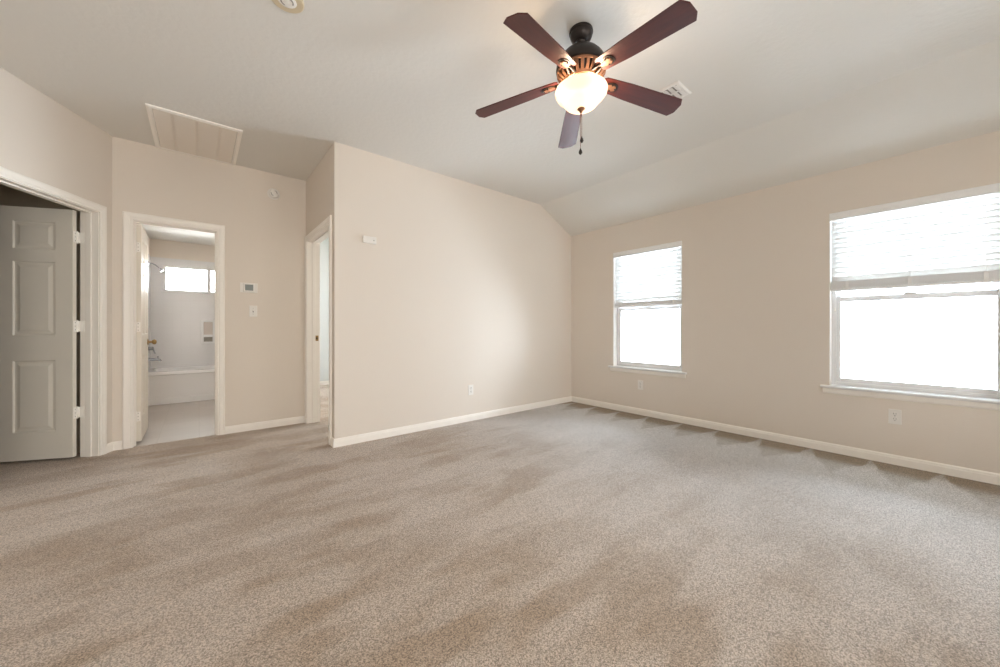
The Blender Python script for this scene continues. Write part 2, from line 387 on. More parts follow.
# side rooms: bathroom
bm = bmesh.new(); wall(bm, (XL, YF+0.121), (XL, 7.70), (-0.05, 0), 0, 2.5)
struct(obj('wall_plumbing', bm, M['wall']), 'bathroom wall carrying the shower head and spout', 'wall')
bm = bmesh.new(); wall(bm, (0.93, YF+0.121), (0.93, 7.70), (0.05, 0), 0, 2.86)
struct(obj('wall_bath', bm, M['wall']), 'bathroom wall hidden to the right of the doorway', 'wall')
YT = 7.70; BW = (-0.425, 0.46, 1.655, 2.045)
bm = bmesh.new(); wall(bm, (XL-0.05, YT), (1.0, YT), (0, 0.12), 0, 2.5, [(BW[0]-XL+0.05, BW[1]-XL+0.05, BW[2], BW[3])])
struct(obj('wall_end', bm, M['wall']), 'bathroom end wall with the small high window over the tub', 'wall')
bm = bmesh.new(); prism(bm, [(XL-0.05, YF+0.1, 2.44), (1.0, YF+0.1, 2.44), (1.0, YT+0.12, 2.44), (XL-0.05, YT+0.12, 2.44)], (0, 0, 0.08))
struct(obj('ceiling', bm, M['ceiling']), 'bright bathroom ceiling seen over the doorway', 'ceiling')
bm = bmesh.new()   # tiled surround panels above the tub
wall(bm, (XL+0.001, YT-0.013), (0.929, YT-0.013), (0, 0.012), 0.44, 2.16, [(BW[0]-XL-0.001, BW[1]-XL-0.001, BW[2], BW[3])])
wall(bm, (XL+0.001, 6.93), (XL+0.001, YT-0.014), (0.012, 0), 0.44, 2.16)
wall(bm, (0.917, 6.93), (0.917, YT-0.014), (0.012, 0), 0.44, 2.16)
struct(obj('trim_1', bm, M['surround']), 'pale tiled surround above the bathtub', 'tub surround')
# bright side room
bm = bmesh.new(); wall(bm, (0.985, 7.45), (XR+EX, 7.45), (0, 0.12), 0, 2.86)
struct(obj('wall_far', bm, M['bedwall']), 'pale far wall of the side room through the narrow doorway', 'wall')
bm = bmesh.new(); wall(bm, (XR, YB+0.121), (XR, 7.449), (EX, 0), 0, 2.86, [(4.75-YB-0.121, 6.25-YB-0.121, 0.7, 2.1)])
struct(obj('wall_window', bm, M['bedwall']), 'window wall of the side room', 'wall')
bm = bmesh.new(); prism(bm, [(XA+0.115, YB+0.10, 2.80), (XR+EX, YB+0.10, 2.80), (XR+EX, 7.57, 2.80), (XA+0.115, 7.57, 2.80)], (0, 0, 0.08))
struct(obj('ceiling', bm, M['ceiling']), 'ceiling of the side room', 'ceiling')
baseboard('baseboard_far', (1.06, 7.45, 0), (XR, 7.45, 0), (0, -1, 0), 'white baseboard in the side room through the narrow doorway')
# dim room behind the panel door
def LP(t, n, z=0): v = PL+DV*t+NV*n; return (v.x, v.y, z)
bm = bmesh.new(); wall(bm, LP(0.0, 0.121), LP(0.0, 3.4), -DV*0.05, 0, 2.5)
wall(bm, LP(2.6, 0.121), LP(2.6, 3.4), DV*0.05, 0, 2.5); wall(bm, LP(-0.05, 3.4), LP(2.65, 3.4), NV*0.05, 0, 2.5)
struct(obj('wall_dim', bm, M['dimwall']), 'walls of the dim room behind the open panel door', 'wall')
bm = bmesh.new(); prism(bm, [LP(-0.05, 0.115, 2.44), LP(2.65, 0.115, 2.44), LP(2.65, 3.45, 2.44), LP(-0.05, 3.45, 2.44)], (0, 0, 0.08))
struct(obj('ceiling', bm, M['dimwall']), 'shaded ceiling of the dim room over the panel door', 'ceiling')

# ------------------------------------------------------------------ baseboards of the main room
baseboard('baseboard_right', (XR, YR, 0), (XR, YB-0.013, 0), (-1, 0, 0), 'off white baseboard under the two windows')
bm = bmesh.new(); z = (0, 0, 1)
sweep(bm, [((XR, YB, 0), (0, -1, 0), z), ((XA, YB, 0), (-1, -1, 0), z), ((XA, 3.552, 0), (-1, 0, 0), z)], BASE, None)
struct(obj('baseboard_back', bm, M['trim']), 'white baseboard along the broad wall turning its left corner', 'baseboard')
baseboard('baseboard_hall', (0.202, YF, 0), (XA, YF, 0), (0, -1, 0), 'baseboard right of the bathroom doorway')
bm = bmesh.new()
sweep(bm, [((-0.525, YF, 0), (0, -1, 0), z), ((XL, YF, 0), tuple(Vector((0, -1, 0))+Vector((1, 0, 0))*math.tan(PI/4-TH/2)), z), (LP(0.082, 0), tuple(-NV), z)], BASE, None)
struct(obj('baseboard_left', bm, M['trim']), 'short baseboard in the corner between the two doorways at left', 'baseboard')

bm = bmesh.new()
sweep(bm, [(LP(1.11, 0), tuple(-NV), z), ((e.x, e.y, 0), tuple(-NV), z)], BASE, None)
struct(obj('baseboard_slant', bm, M['trim']), 'baseboard left of the open panel door, outside the photo', 'baseboard')
baseboard('baseboard_side', (XW, e.y, 0), (XW, YR, 0), (1, 0, 0), 'baseboard of the wall behind the viewer on the left')
# ------------------------------------------------------------------ door casings
def doorway(name, P, d, inn, t0, t1, depth, zt, label, stop_n, both=True):
    """P origin on the wall face, d along the wall, inn = into the wall. casing, jamb lining and stop"""
    r = struct(empty(name, tuple(Vector(P)+Vector(d)*((t0+t1)/2))), label, 'door frame')
    def child(n, bm, m):
        o = obj(n, bm, m); o.parent = r; o.data.transform(Matrix.Translation(-r.location)); return o
    b = bmesh.new(); frame3(b, P, d, -Vector(inn), t0-0.005, t1+0.005, zt+0.005); child('casing', b, M['trim'])
    if both:
        b = bmesh.new(); frame3(b, Vector(P)+Vector(inn)*depth, d, Vector(inn), t0-0.005, t1+0.005, zt+0.005); child('casing', b, M['trim'])
    b = bmesh.new()
    obox(b, P, d, inn, t0-0.019, t0, 0.0, depth, 0, zt+0.019); obox(b, P, d, inn, t1, t1+0.019, 0.0, depth, 0, zt+0.019)
    obox(b, P, d, inn, t0, t1, 0.0, depth, zt, zt+0.019); child('jamb', b, M['trim'])
    b = bmesh.new(); a, c = stop_n
    obox(b, P, d, inn, t0, t0+0.011, a, c, 0, zt, 0.002); obox(b, P, d, inn, t1-0.011, t1, a, c, 0, zt, 0.002)
    obox(b, P, d, inn, t0+0.011, t1-0.011, a, c, zt-0.011, zt, 0.002); child('door_stop', b, M['trim'])
    return r
fr_left = doorway('trim_2', PL, DV, NV, LD[0], LD[1], 0.12, LD[2], 'white door frame in the slanted wall at far left', (0.045, 0.08))
fr_bath = doorway('trim_3', (0, YF, 0), (1, 0, 0), (0, 1, 0), BD[0], BD[1], 0.12, BD[2], 'white door frame of the bathroom', (0.045, 0.08))
fr_side = doorway('trim_4', (XA, 0, 0), (0, 1, 0), (1, 0, 0), SD[0], SD[1], 0.12, SD[2], 'white door frame of the narrow doorway in the short wall', (0.045, 0.08))
# strike plate on the far jamb of the side doorway
b = bmesh.new(); box(b, XA+0.078, XA+0.112, SD[1]-0.0015, SD[1]+0.001, 0.925, 0.985, 0.0005); box(b, XA+0.088, XA+0.102, SD[1]-0.002, SD[1], 0.942, 0.968, mi=1)
o = obj('strike_plate', b, [M['brass'], M['dark']]); o.parent = fr_side; o.data.transform(Matrix.Translation(-fr_side.location)); o['label'] = 'brass strike plate'

# ------------------------------------------------------------------ panel doors
def panel_door(width, height, th, rows, stile, mid):
    """slab in local x (0..width from the hinge), y (0..-th ... face at y=0 and y=-th), six raised panels on both faces"""
    bm = bmesh.new()
    pw = (width-2*stile-mid)/2
    xs = [0, stile, stile+pw, stile+pw+mid, width-stile, width]
    zs = [0]+[z for r in rows for z in r]+[height]
    for y, s in ((0.0, -1), (-th, 1)):
        g = {}
        def v(x, dy, z):
            k = (round(x, 5), round(dy, 5), round(z, 5))
            if k not in g: g[k] = bm.verts.new((x, y+s*dy, z))
            return g[k]
        for i in range(5):
            for k in range(len(zs)-1):
                x0, x1, z0, z1 = xs[i], xs[i+1], zs[k], zs[k+1]
                if i in (1, 3) and k % 2 == 1:
                    loops = [(0, 0), (0.008, 0.009), (0.022, 0.009), (0.045, 0.002)]
                    L_ = [[v(x0+a, dy, z0+a), v(x1-a, dy, z0+a), v(x1-a, dy, z1-a), v(x0+a, dy, z1-a)] for a, dy in loops]
                    for A, B in zip(L_, L_[1:]):
                        for q in range(4): bm.faces.new((A[q], A[(q+1) % 4], B[(q+1) % 4], B[q]))
                    bm.faces.new(L_[-1])
                else: bm.faces.new((v(x0, 0, z0), v(x1, 0, z0), v(x1, 0, z1), v(x0, 0, z1)))
    # edges
    for (xa, za, xb, zb) in ((0, 0, 0, height), (width, 0, width, height), (0, 0, width, 0), (0, height, width, height)):
        bm.faces.new([bm.verts.new(p) for p in ((xa, 0, za), (xb, 0, zb), (xb, -th, zb), (xa, -th, za))])
    bmesh.ops.remove_doubles(bm, verts=bm.verts[:], dist=1e-5)
    return bm
def hinge_bm(z, leaf=0.032):
    b = bmesh.new()
    for k in range(5):
        lathe(b, [(0.0, z-0.044+k*0.0178), (0.0058, z-0.044+k*0.0178), (0.0058, z-0.0275+k*0.0178), (0.0, z-0.0275+k*0.0178)], 10)
    for zz in (z-0.047, z+0.047): lathe(b, [(0, zz-0.004), (0.0068, zz-0.002), (0.0068, zz+0.002), (0, zz+0.004)], 10)
    return b
def build_door(name, pin, ang_open, closed_dir, width, rows, stile, label, knob=True, gap=0.011, zk=0.92):
    """pin on plan; closed_dir = unit vector of the closed leaf; opens by rotating it by ang_open (rad, sign)"""
    r = empty(name, (pin[0], pin[1], 0)); struct(r, label, 'door')
    a = math.atan2(closed_dir[1], closed_dir[0])+ang_open
    r.rotation_euler = (0, 0, a)
    return r
SIX = [(0.24, 0.81), (1.01, 1.60), (1.70, 1.92)]
# left door: leaf runs from the pin along ~NV; its room face looks along DV. local x = leaf direction, local -y/+y thickness
pin = Vector(LP(LD[0]+0.024, 0.128)); ang = math.radians(88)
leaf = DV*math.cos(ang)+NV*math.sin(ang)
d1 = struct(empty('door_1', tuple(pin), (0, 0, math.atan2(leaf.y, leaf.x))), 'white six panel door standing open into the dim room at far left', 'door')
nrm = DV*math.sin(ang)-NV*math.cos(ang)           # towards the visible face
sgn = 1 if Vector((-leaf.y, leaf.x, 0)).dot(nrm) > 0 else -1
def door_parts(root, sgn, width, rows, stile, mid, hz, zk, knob_m, frame_leaf, jamb_off, up=0.02, ht=2.01):
    b = panel_door(width, ht, 0.035, [(a-up, c-up) for a, c in rows], stile, mid)
    bmesh.ops.translate(b, vec=(0.004, 0.035 if sgn > 0 else 0.0, up), verts=b.verts[:])
    obj('door_panel', b, M['door'], root)
    for z_ in hz:
        h = hinge_bm(z_)
        # leaf let into the door edge, leaf on the jamb (frame_leaf gives its direction in local axes)
        box(h, 0.0015, 0.0042, 0, sgn*0.030, z_-0.044, z_+0.044)
        fx, fy = frame_leaf; m = Matrix.Rotation(math.atan2(fy, fx), 4, 'Z')
        m = Matrix.Translation((jamb_off[0], jamb_off[1], 0)) @ m
        box(h, 0.0, 0.036, -0.0014, 0.0014, z_-0.044, z_+0.044, mtx=m)
        L_ = math.hypot(*jamb_off)
        if L_ > 0.006: box(h, 0.0, L_, -0.0014, 0.0014, z_-0.044, z_+0.044, mtx=Matrix.Rotation(math.atan2(jamb_off[1], jamb_off[0]), 4, 'Z'))
        for dz in (-0.03, 0.0, 0.03):
            box(h, 0.0005, 0.0015, sgn*0.012, sgn*0.017, z_+dz-0.003, z_+dz+0.003, mi=1)
        o = obj('hinge', h, [M['hinge'], M['slot']], root, True); o['label'] = 'painted hinge with pin'
    for s in (1, -1):
        k = bmesh.new()
        m = Matrix.Translation((width-0.062, sgn*0.0175+s*0.0175, zk)) @ Matrix.Rotation(-s*PI/2, 4, 'X')
        lathe(k, [(0, 0), (0.032, 0), (0.032, 0.004), (0.026, 0.009), (0.012, 0.012), (0.010, 0.030), (0.018, 0.036), (0.026, 0.046), (0.027, 0.056), (0.021, 0.066), (0.010, 0.070), (0, 0.071)], 24, mtx=m)
        o = obj('knob', k, M['brass'], root, True); o['label'] = 'brass knob with round rose'
inv = d1.rotation_euler.to_matrix().inverted()
fl = inv @ (-NV)
door_parts(d1, sgn, 0.865, SIX, 0.112, 0.11, (0.375, 1.085, 1.815), 0.95, M['brass'], (fl.x, fl.y), tuple((inv @ (-DV*0.021))[:2]))
# bathroom door: pin on the left jamb, open ninety degrees into the bathroom
pin2 = Vector((BD[0]+0.004, YF+0.128, 0)); a2 = math.radians(90)
d2 = struct(empty('door_2', tuple(pin2), (0, 0, a2)), 'white panel door open into the bathroom with a brass knob', 'door')
door_parts(d2, -1, 0.60, SIX, 0.095, 0.09, (0.25, 1.08, 1.82), 0.925, M['brass'], (-1.0, 0.0), (0.0, 0.0028))

# ------------------------------------------------------------------ windows
def window(name, X, y0, y1, z0, z1, label):
    r = struct(empty(name, (X, (y0+y1)/2, z0)), label, 'window')
    def child(n, b, m, smooth=False):
        o = obj(n, b, m, None, smooth); o.parent = r; o.data.transform(Matrix.Translation(-r.location)); return o
    xf = X+0.075
    # plaster returns
    b = bmesh.new(); box(b, X+0.001, X+EX, y0, y0+0.004, z0, z1); box(b, X+0.001, X+EX, y1-0.004, y1, z0, z1); box(b, X+0.001, X+EX, y0+0.004, y1-0.004, z1-0.004, z1)
    child('return', b, M['reveal'])
    b = bmesh.new(); f = 0.032   # outer frame
    for ya, yb in ((y0+0.004, y0+f), (y1-f, y1-0.004)): box(b, xf, xf+0.06, ya, yb, z0, z1-0.004, 0.003)
    box(b, xf, xf+0.06, y0+f, y1-f, z1-f, z1-0.004, 0.003); box(b, xf, xf+0.06, y0+f, y1-f, z0, z0+0.028, 0.003)
    child('window_frame', b, M['vinyl'])
    zm = z0+0.765
    def sash(xa, xb, za, zb, rail_top, rail_bot, st):
        b = bmesh.new()
        for ya, yb in ((y0+f, y0+f+st), (y1-f-st, y1-f)): box(b, xa, xb, ya, yb, za, zb, 0.003)
        box(b, xa, xb, y0+f+st, y1-f-st, zb-rail_top, zb, 0.003); box(b, xa, xb, y0+f+st, y1-f-st, za, za+rail_bot, 0.003)
        o = child('sash', b, M['vinyl'])
        g = bmesh.new(); xm = (xa+xb)/2; box(g, xm-0.002, xm+0.002, y0+f+st, y1-f-st, za+rail_bot, zb-rail_top)
        p = obj('pane', g, M['lowe']); p.parent = o; p.data.transform(Matrix.Translation(-r.location))
        return o
    sash(xf+0.004, xf+0.028, z0+0.028, zm, 0.044, 0.036, 0.030)
    sash(xf+0.031, xf+0.055, zm-0.032, z1-f, 0.03, 0.032, 0.028)
    b = bmesh.new(); yc = (y0+y1)/2
    box(b, xf-0.006, xf+0.012, yc-0.035, yc+0.035, zm, zm+0.010, 0.003); box(b, xf-0.004, xf+0.006, yc-0.01, yc+0.03, zm+0.010, zm+0.016, 0.002)
    child('sash_lock', b, M['vinyl'])
    # stool with horns and apron
    b = bmesh.new(); prof = [(0, -0.022), (0.030, -0.022), (0.036, -0.016), (0.036, -0.006), (0.030, 0.0), (0, 0.0)]
    sweep(b, [((X, y0-0.055, z0), (-1, 0, 0), (0, 0, 1)), ((X, y1+0.055, z0), (-1, 0, 0), (0, 0, 1))], prof, None)
    box(b, X-0.001, X+EX-0.002, y0+0.001, y1-0.001, z0-0.019, z0+0.0005)
    child('window_sill', b, M['vinyl'])
    b = bmesh.new(); prof = [(0, -0.068), (0.006, -0.068), (0.013, -0.056), (0.015, -0.040), (0.017, -0.0225), (0, -0.0225)]
    sweep(b, [((X, y0-0.042, z0), (-1, 0, 0), (0, 0, 1)), ((X, y1+0.042, z0), (-1, 0, 0), (0, 0, 1))], prof, None)
    child('apron', b, M['trim'])
    return r
window('window_1', XR, *W1, *WZ, 'white sash window nearer the room corner')
window('window_2', XR, *W2, *WZ, 'white sash window at the right edge of the photo')

def blind(y0, y1, zt, zrail0, zrail1, label, nslat, tilt):
    r = empty('window_blind', (XR, (y0+y1)/2, zt)); tag(r, label, 'window blind', 'raised faux wood blinds')
    inv_ = Matrix.Translation(-r.location)
    def child(n, b, m, p=None, smooth=False):
        o = obj(n, b, m, None, smooth); o.parent = p or r; o.data.transform(inv_); return o
    ya, yb = y0+0.006, y1-0.006
    b = bmesh.new()   # moulded valance with returns
    prof = [(0.0, 0.0), (0.012, 0.0), (0.015, -0.006), (0.013, -0.014), (0.015, -0.030), (0.013, -0.052), (0.016, -0.060), (0.012, -0.066), (0.0, -0.066)]
    sweep(b, [((XR+0.010, y0+0.002, zt), (-1, 0, 0), (0, 0, 1)), ((XR+0.010, y1-0.002, zt), (-1, 0, 0), (0, 0, 1))], prof, None)
    child('valance', b, M['rail'])
    b = bmesh.new(); box(b, XR+0.014, XR+0.066, ya, yb, zt-0.045, zt-0.006); child('headrail', b, M['rail'])
    b = bmesh.new(); xc = XR+0.040; zs = zt-0.062; ze = zrail1+0.022
    hw = 0.025; th = 0.0028
    for k in range(nslat):
        zc = zs-(zs-ze)*k/(nslat-1)
        m = Matrix.Translation((xc, 0, zc)) @ Matrix.Rotation(tilt, 4, 'Y')
        box(b, -hw, hw, ya+0.004, yb-0.004, -th/2, th/2, mtx=m)
    child('slats', b, M['slat'])
    b = bmesh.new()   # gathered slats and rail
    n = 9; zz = zrail0+0.022
    box(b, xc-0.026, xc+0.026, ya, yb, zrail0, zz-0.002, 0.004)
    while zz < zrail1-0.003:
        box(b, xc-0.025, xc+0.025, ya+0.002, yb-0.002, zz, zz+0.0034); zz += 0.0048
    child('bottom_rail', b, M['rail'])
    L_ = y1-y0
    for q in (0.12, 0.5, 0.88):
        b = bmesh.new(); y = y0+L_*q
        for xx in (xc-0.0275, xc+0.0275): tube(b, [(xx, y, zt-0.05), (xx, y, zrail0+0.01)], 0.0011, 6)
        box(b, xc-0.0285, xc-0.0262, y-0.011, y+0.011, zrail0+0.002, zrail1-0.006)
        child('ladder_cord', b, M['rail'])
    return r, child
r1, ch1 = blind(*W1, WZ[1], 1.338, 1.405, 'white slatted blind half raised on the window nearer the corner', 14, math.radians(58))
r2, ch2 = blind(*W2, WZ[1], 1.385, 1.468, 'white slatted blind half raised on the wide window at right edge', 13, math.radians(58))
def cords(ch, y, zt, zb):
    b = bmesh.new()
    for s in (-1, 1): tube(b, [(XR+0.012, y+s*0.004, zt), (XR+0.010, y+s*0.005, (zt+zb)/2), (XR+0.012, y+s*0.004, zb)], 0.0010, 6)
    c = ch('lift_cord', b, M['rail'])
    b = bmesh.new(); lathe(b, [(0, 0.03), (0.003, 0.03), (0.006, 0.012), (0.008, 0.004), (0.006, 0), (0, 0)], 12, mtx=Matrix.Translation((XR+0.012, y, zb-0.028)))
    o = ch('cord_tassel', b, M['white'], c, True)
cords(ch1, W1[0]+0.055, WZ[1]-0.06, 1.24); cords(ch2, W2[1]-0.035, WZ[1]-0.06, 1.24)

# bathroom window: a small slider
bwin = struct(empty('window_3', ((BW[0]+BW[1])/2, YT, BW[2])), 'small high sliding window over the bathtub', 'window')
def bchild(n, b, m, p=None):
    o = obj(n, b, m); o.parent = p or bwin; o.data.transform(Matrix.Translation(-bwin.location)); return o
b = bmesh.new(); f = 0.022; ya, yb = YT+0.03, YT+0.08
box(b, BW[0], BW[0]+f, ya, yb, BW[2], BW[3], 0.003); box(b, BW[1]-f, BW[1], ya, yb, BW[2], BW[3], 0.003)
box(b, BW[0]+f, BW[1]-f, ya, yb, BW[2], BW[2]+f, 0.003); box(b, BW[0]+f, BW[1]-f, ya, yb, BW[3]-f, BW[3], 0.003)
fr = bchild('window_frame', b, M['vinyl'])
b = bmesh.new(); box(b, 0.100, 0.146, ya-0.004, yb-0.004, BW[2]+f, BW[3]-f, 0.003); bchild('mullion', b, M['vinyl'])
for xa, xb in ((BW[0]+f, 0.100), (0.146, BW[1]-f)):
    b = bmesh.new(); box(b, xa, xb, YT+0.053, YT+0.057, BW[2]+f, BW[3]-f); bchild('pane', b, M['glass'])
b = bmesh.new(); box(b, BW[0]-0.03, BW[1]+0.03, YT-0.035, YT+0.03, BW[2]-0.018, BW[2], 0.004); bchild('window_sill', b, M['vinyl'])

# side room window and rear glazing added out of view for fill daylight
def plain_window(name, c, ax, half, z0, z1, label, n, gm):
    r = struct(empty(name, (c[0], c[1], z0)), label, 'window'); ax = Vector(ax); nn = Vector((-ax.y, ax.x, 0))
    b = bmesh.new(); f = 0.045
    P = Vector((c[0], c[1], 0))
    obox(b, P, ax, nn, -half, -half+f, -0.03, 0.03, z0, z1); obox(b, P, ax, nn, half-f, half, -0.03, 0.03, z0, z1)
    obox(b, P, ax, nn, -half+f, half-f, -0.03, 0.03, z0, z0+f); obox(b, P, ax, nn, -half+f, half-f, -0.03, 0.03, z1-f, z1)
    for i in range(1, n):
        t = -half+2*half*i/n; obox(b, P, ax, nn, t-0.025, t+0.025, -0.03, 0.03, z0+f, z1-f)
    o = obj('window_frame', b, M['vinyl']); o.parent = r; o.data.transform(Matrix.Translation(-r.location))
    for i in range(n):
        b = bmesh.new(); a0 = -half+2*half*i/n+(f if i == 0 else 0.025); a1 = -half+2*half*(i+1)/n-(f if i == n-1 else 0.025)
        obox(b, P, ax, nn, a0, a1, -0.002, 0.002, z0+f, z1-f)
        o = obj('pane', b, gm); o.parent = r; o.data.transform(Matrix.Translation(-r.location))
plain_window('window_4', (XR+0.07, 5.5), (0, 1, 0), 0.75, 0.7, 2.1, 'window of the bright side room', 2, M['sideglass'])
plain_window('window_5', (XW-0.12+1.60, YR-0.07), (1, 0, 0), 1.25, 0.20, 2.30, 'wider glazed opening behind the viewer', 3, M['warmglass'])
plain_window('window_6', (2.85, YR-0.07), (1, 0, 0), 0.65, 0.20, 2.30, 'narrower glazed opening behind the viewer', 2, M['warmglass'])

# ------------------------------------------------------------------ bathroom fittings
def tubbath():
    X0, X1, Y0, Y1, HT = XL+0.002, 0.928, 6.955, YT-0.002, 0.46
    b = bmesh.new()
    # shell: rim ring, basin, apron (front) with rolled lip
    def rr(x0, x1, y0, y1, r, z, n=6):
        out = []
        for cx, cy, a0 in ((x1-r, y1-r, 0), (x0+r, y1-r, 90), (x0+r, y0+r, 180), (x1-r, y0+r, 270)):
            for i in range(n+1):
                a = math.radians(a0+90*i/n); out.append(b.verts.new((cx+r*math.cos(a), cy+r*math.sin(a), z)))
        return out
    loops = [rr(X0, X1, Y0+0.02, Y1, 0.002, 0.0), rr(X0, X1, Y0+0.02, Y1, 0.002, HT-0.055), rr(X0, X1, Y0, Y1, 0.002, HT-0.045), rr(X0, X1, Y0, Y1, 0.002, HT-0.012),
             rr(X0+0.008, X1-0.008, Y0+0.008, Y1-0.008, 0.01, HT), rr(X0+0.07, X1-0.07, Y0+0.075, Y1-0.05, 0.14, HT), rr(X0+0.08, X1-0.085, Y0+0.085, Y1-0.06, 0.14, HT-0.012),
             rr(X0+0.13, X1-0.20, Y0+0.12, Y1-0.10, 0.14, 0.14), rr(X0+0.18, X1-0.28, Y0+0.17, Y1-0.15, 0.12, 0.10)]
    for A, B in zip(loops, loops[1:]):
        n = len(A)
        for k in range(n): b.faces.new((A[k], A[(k+1) % n], B[(k+1) % n], B[k]))
    b.faces.new(loops[-1]); b.faces.new(loops[0][::-1])
    return b
t = empty('bathtub', (0.17, 6.96, 0)); tag(t, 'white bathtub at the far end of the bathroom', 'bathtub')
def tchild(n, b, m, root, smooth=True):
    o = obj(n, b, m, None, smooth); o.parent = root; o.data.transform(Matrix.Translation(-root.location)); return o
tchild('tub_body', tubbath(), M['tub'], t)
b = bmesh.new(); box(b, XL+0.004, 0.926, 6.958, 6.974, 0.0, 0.085, 0.004); tchild('toe_strip', b, M['tub'], t, False)
# soap dish set into the surround
s = empty('soap_dish', (0.115, YT-0.013, 0.80)); tag(s, 'white ceramic soap dish set in the tub surround', 'soap dish')
b = bmesh.new(); yw = YT-0.0135; x0, x1, z0, z1 = 0.022, 0.205, 0.815, 1.205
box(b, x0, x0+0.034, yw-0.022, yw, z0, z1, 0.006); box(b, x1-0.034, x1, yw-0.022, yw, z0, z1, 0.006)
box(b, x0+0.03, x1-0.03, yw-0.022, yw, z1-0.035, z1, 0.006); box(b, x0+0.03, x1-0.03, yw-0.022, yw, z0, z0+0.035, 0.006)
box(b, x0+0.03, x1-0.03, yw-0.026, yw, z0+0.11, z0+0.15, 0.006)
tchild('dish_body', b, M['tub'], s, False)
b = bmesh.new(); box(b, x0+0.034, x1-0.034, yw-0.004, yw-0.001, z0+0.15, z1-0.035); tchild('back_panel', b, M['ceramic'], s, False)
b = bmesh.new(); box(b, x0+0.036, x1-0.036, yw-0.004, yw-0.001, z0+0.036, z0+0.109); tchild('drain_recess', b, M['slot'], s, False)  # grey sheet standing for the shade inside the lower slot
# shower arm and head on the plumbing wall
yv = 7.33; xw = XL+0.013
s = empty('shower_head', (xw, yv, 1.98)); tag(s, 'chrome shower head on a bent arm above the bathtub', 'shower head')
b = bmesh.new(); tube(b, [(xw, yv, 2.015), (xw+0.04, yv, 2.015), (xw+0.075, yv, 1.995), (xw+0.115, yv, 1.955)], 0.0065, 12); tchild('arm', b, M['chrome'], s)
b = bmesh.new(); lathe(b, [(0, 0), (0.030, 0), (0.028, 0.006), (0.012, 0.012), (0, 0.012)], 20, mtx=Matrix.Translation((xw, yv, 2.015)) @ Matrix.Rotation(PI/2, 4, 'Y')); tchild('flange', b, M['chrome'], s)
b = bmesh.new(); lathe(b, [(0, 0.02), (0.009, 0.02), (0.010, 0.008), (0.014, 0.0), (0.026, -0.022), (0.026, -0.028), (0, -0.030)], 24, mtx=Matrix.Translation((xw+0.135, yv, 1.935)) @ Matrix.Rotation(math.radians(-40), 4, 'Y')); tchild('head', b, M['chrome'], s)
s = empty('tub_faucet', (xw, yv, 0.75)); tag(s, 'chrome faucet lever above the bathtub rim beside the open door', 'faucet')
b = bmesh.new(); lathe(b, [(0, 0), (0.075, 0), (0.072, 0.006), (0.03, 0.012), (0.026, 0.05), (0.018, 0.062), (0, 0.064)], 28, mtx=Matrix.Translation((xw, yv, 0.775)) @ Matrix.Rotation(PI/2, 4, 'Y')); tchild('escutcheon', b, M['chrome'], s)
b = bmesh.new(); tube(b, [(xw+0.055, yv, 0.775), (xw+0.062, yv, 0.74), (xw+0.072, yv, 0.695)], [0.009, 0.008, 0.010], 12); tchild('lever', b, M['chrome'], s)
s = empty('tub_spout', (xw, yv, 0.61)); tag(s, 'chrome tub spout low on the bathroom side wall', 'spout')
b = bmesh.new(); tube(b, [(xw, yv, 0.615), (xw+0.02, yv, 0.615), (xw+0.09, yv, 0.612), (xw+0.125, yv, 0.603), (xw+0.140, yv, 0.588)], [0.024, 0.021, 0.019, 0.018, 0.014], 18); tchild('spout_body', b, M['chrome'], s)
b = bmesh.new(); lathe(b, [(0, 0), (0.005, 0), (0.005, 0.018), (0.009, 0.022), (0.007, 0.030), (0, 0.031)], 12, mtx=Matrix.Translation((xw+0.105, yv, 0.628))); tchild('diverter', b, M['chrome'], s)

# ------------------------------------------------------------------ wall devices
def outlet(loc, rotz, label):
    r = empty('wall_outlet', loc, (0, 0, rotz)); tag(r, label, 'outlet', 'duplex outlets low on the walls')
    b = bmesh.new(); box(b, -0.035, 0.035, -0.006, 0, -0.0575, 0.0575, 0.002); obj('cover_plate', b, M['white'], r)
    for s in (1, -1):
        b = bmesh.new(); zc = s*0.0195
        lathe(b, [(0, 0), (0.0172, 0), (0.0172, 0.003), (0, 0.0035)], 24, mtx=Matrix.Translation((0, -0.0055, zc)) @ Matrix.Rotation(PI/2, 4, 'X'))
        for x, w in ((-0.0065, 0.0022), (0.0065, 0.0018)): box(b, x-w/2-0.0004, x+w/2+0.0004, -0.0098, -0.0086, zc+0.0005, zc+0.0095, mi=1)
        lathe(b, [(0, 0), (0.0028, 0), (0.0028, 0.0009), (0, 0.001)], 12, 1, Matrix.Translation((0, -0.0088, zc-0.0085)) @ Matrix.Rotation(PI/2, 4, 'X'))
        obj('socket', b, [M['white'], M['dark']], r)
    b = bmesh.new(); lathe(b, [(0, 0), (0.003, 0), (0.002, 0.0012), (0, 0.0014)], 12, mtx=Matrix.Translation((0, -0.006, 0)) @ Matrix.Rotation(PI/2, 4, 'X')); obj('screw', b, M['slot'], r)
    return r
outlet((XR, 2.387, 0.368), PI/2*-1, 'white outlet on the window wall below the window nearer the corner')
outlet((XR, 0.248, 0.375), PI/2*-1, 'white outlet below the wide window at the right edge')
outlet((2.420, YB, 0.357), 0, 'white outlet low on the broad wall')
# thermostat
t = empty('thermostat', (0.400, YF, 1.490)); tag(t, 'white thermostat with grey display right of the bathroom doorway', 'thermostat')
b = bmesh.new(); box(b, -0.076, 0.076, -0.005, 0, -0.05, 0.05, 0.002); obj('back_plate', b, M['white'], t)
b = bmesh.new(); box(b, -0.048, 0.048, -0.028, -0.004, -0.045, 0.046, 0.005); obj('housing', b, M['white'], t)
b = bmesh.new(); box(b, -0.034, 0.036, -0.0295, -0.027, -0.030, 0.032, 0.001); obj('display', b, M['screen'], t)['label'] = 'grey display'
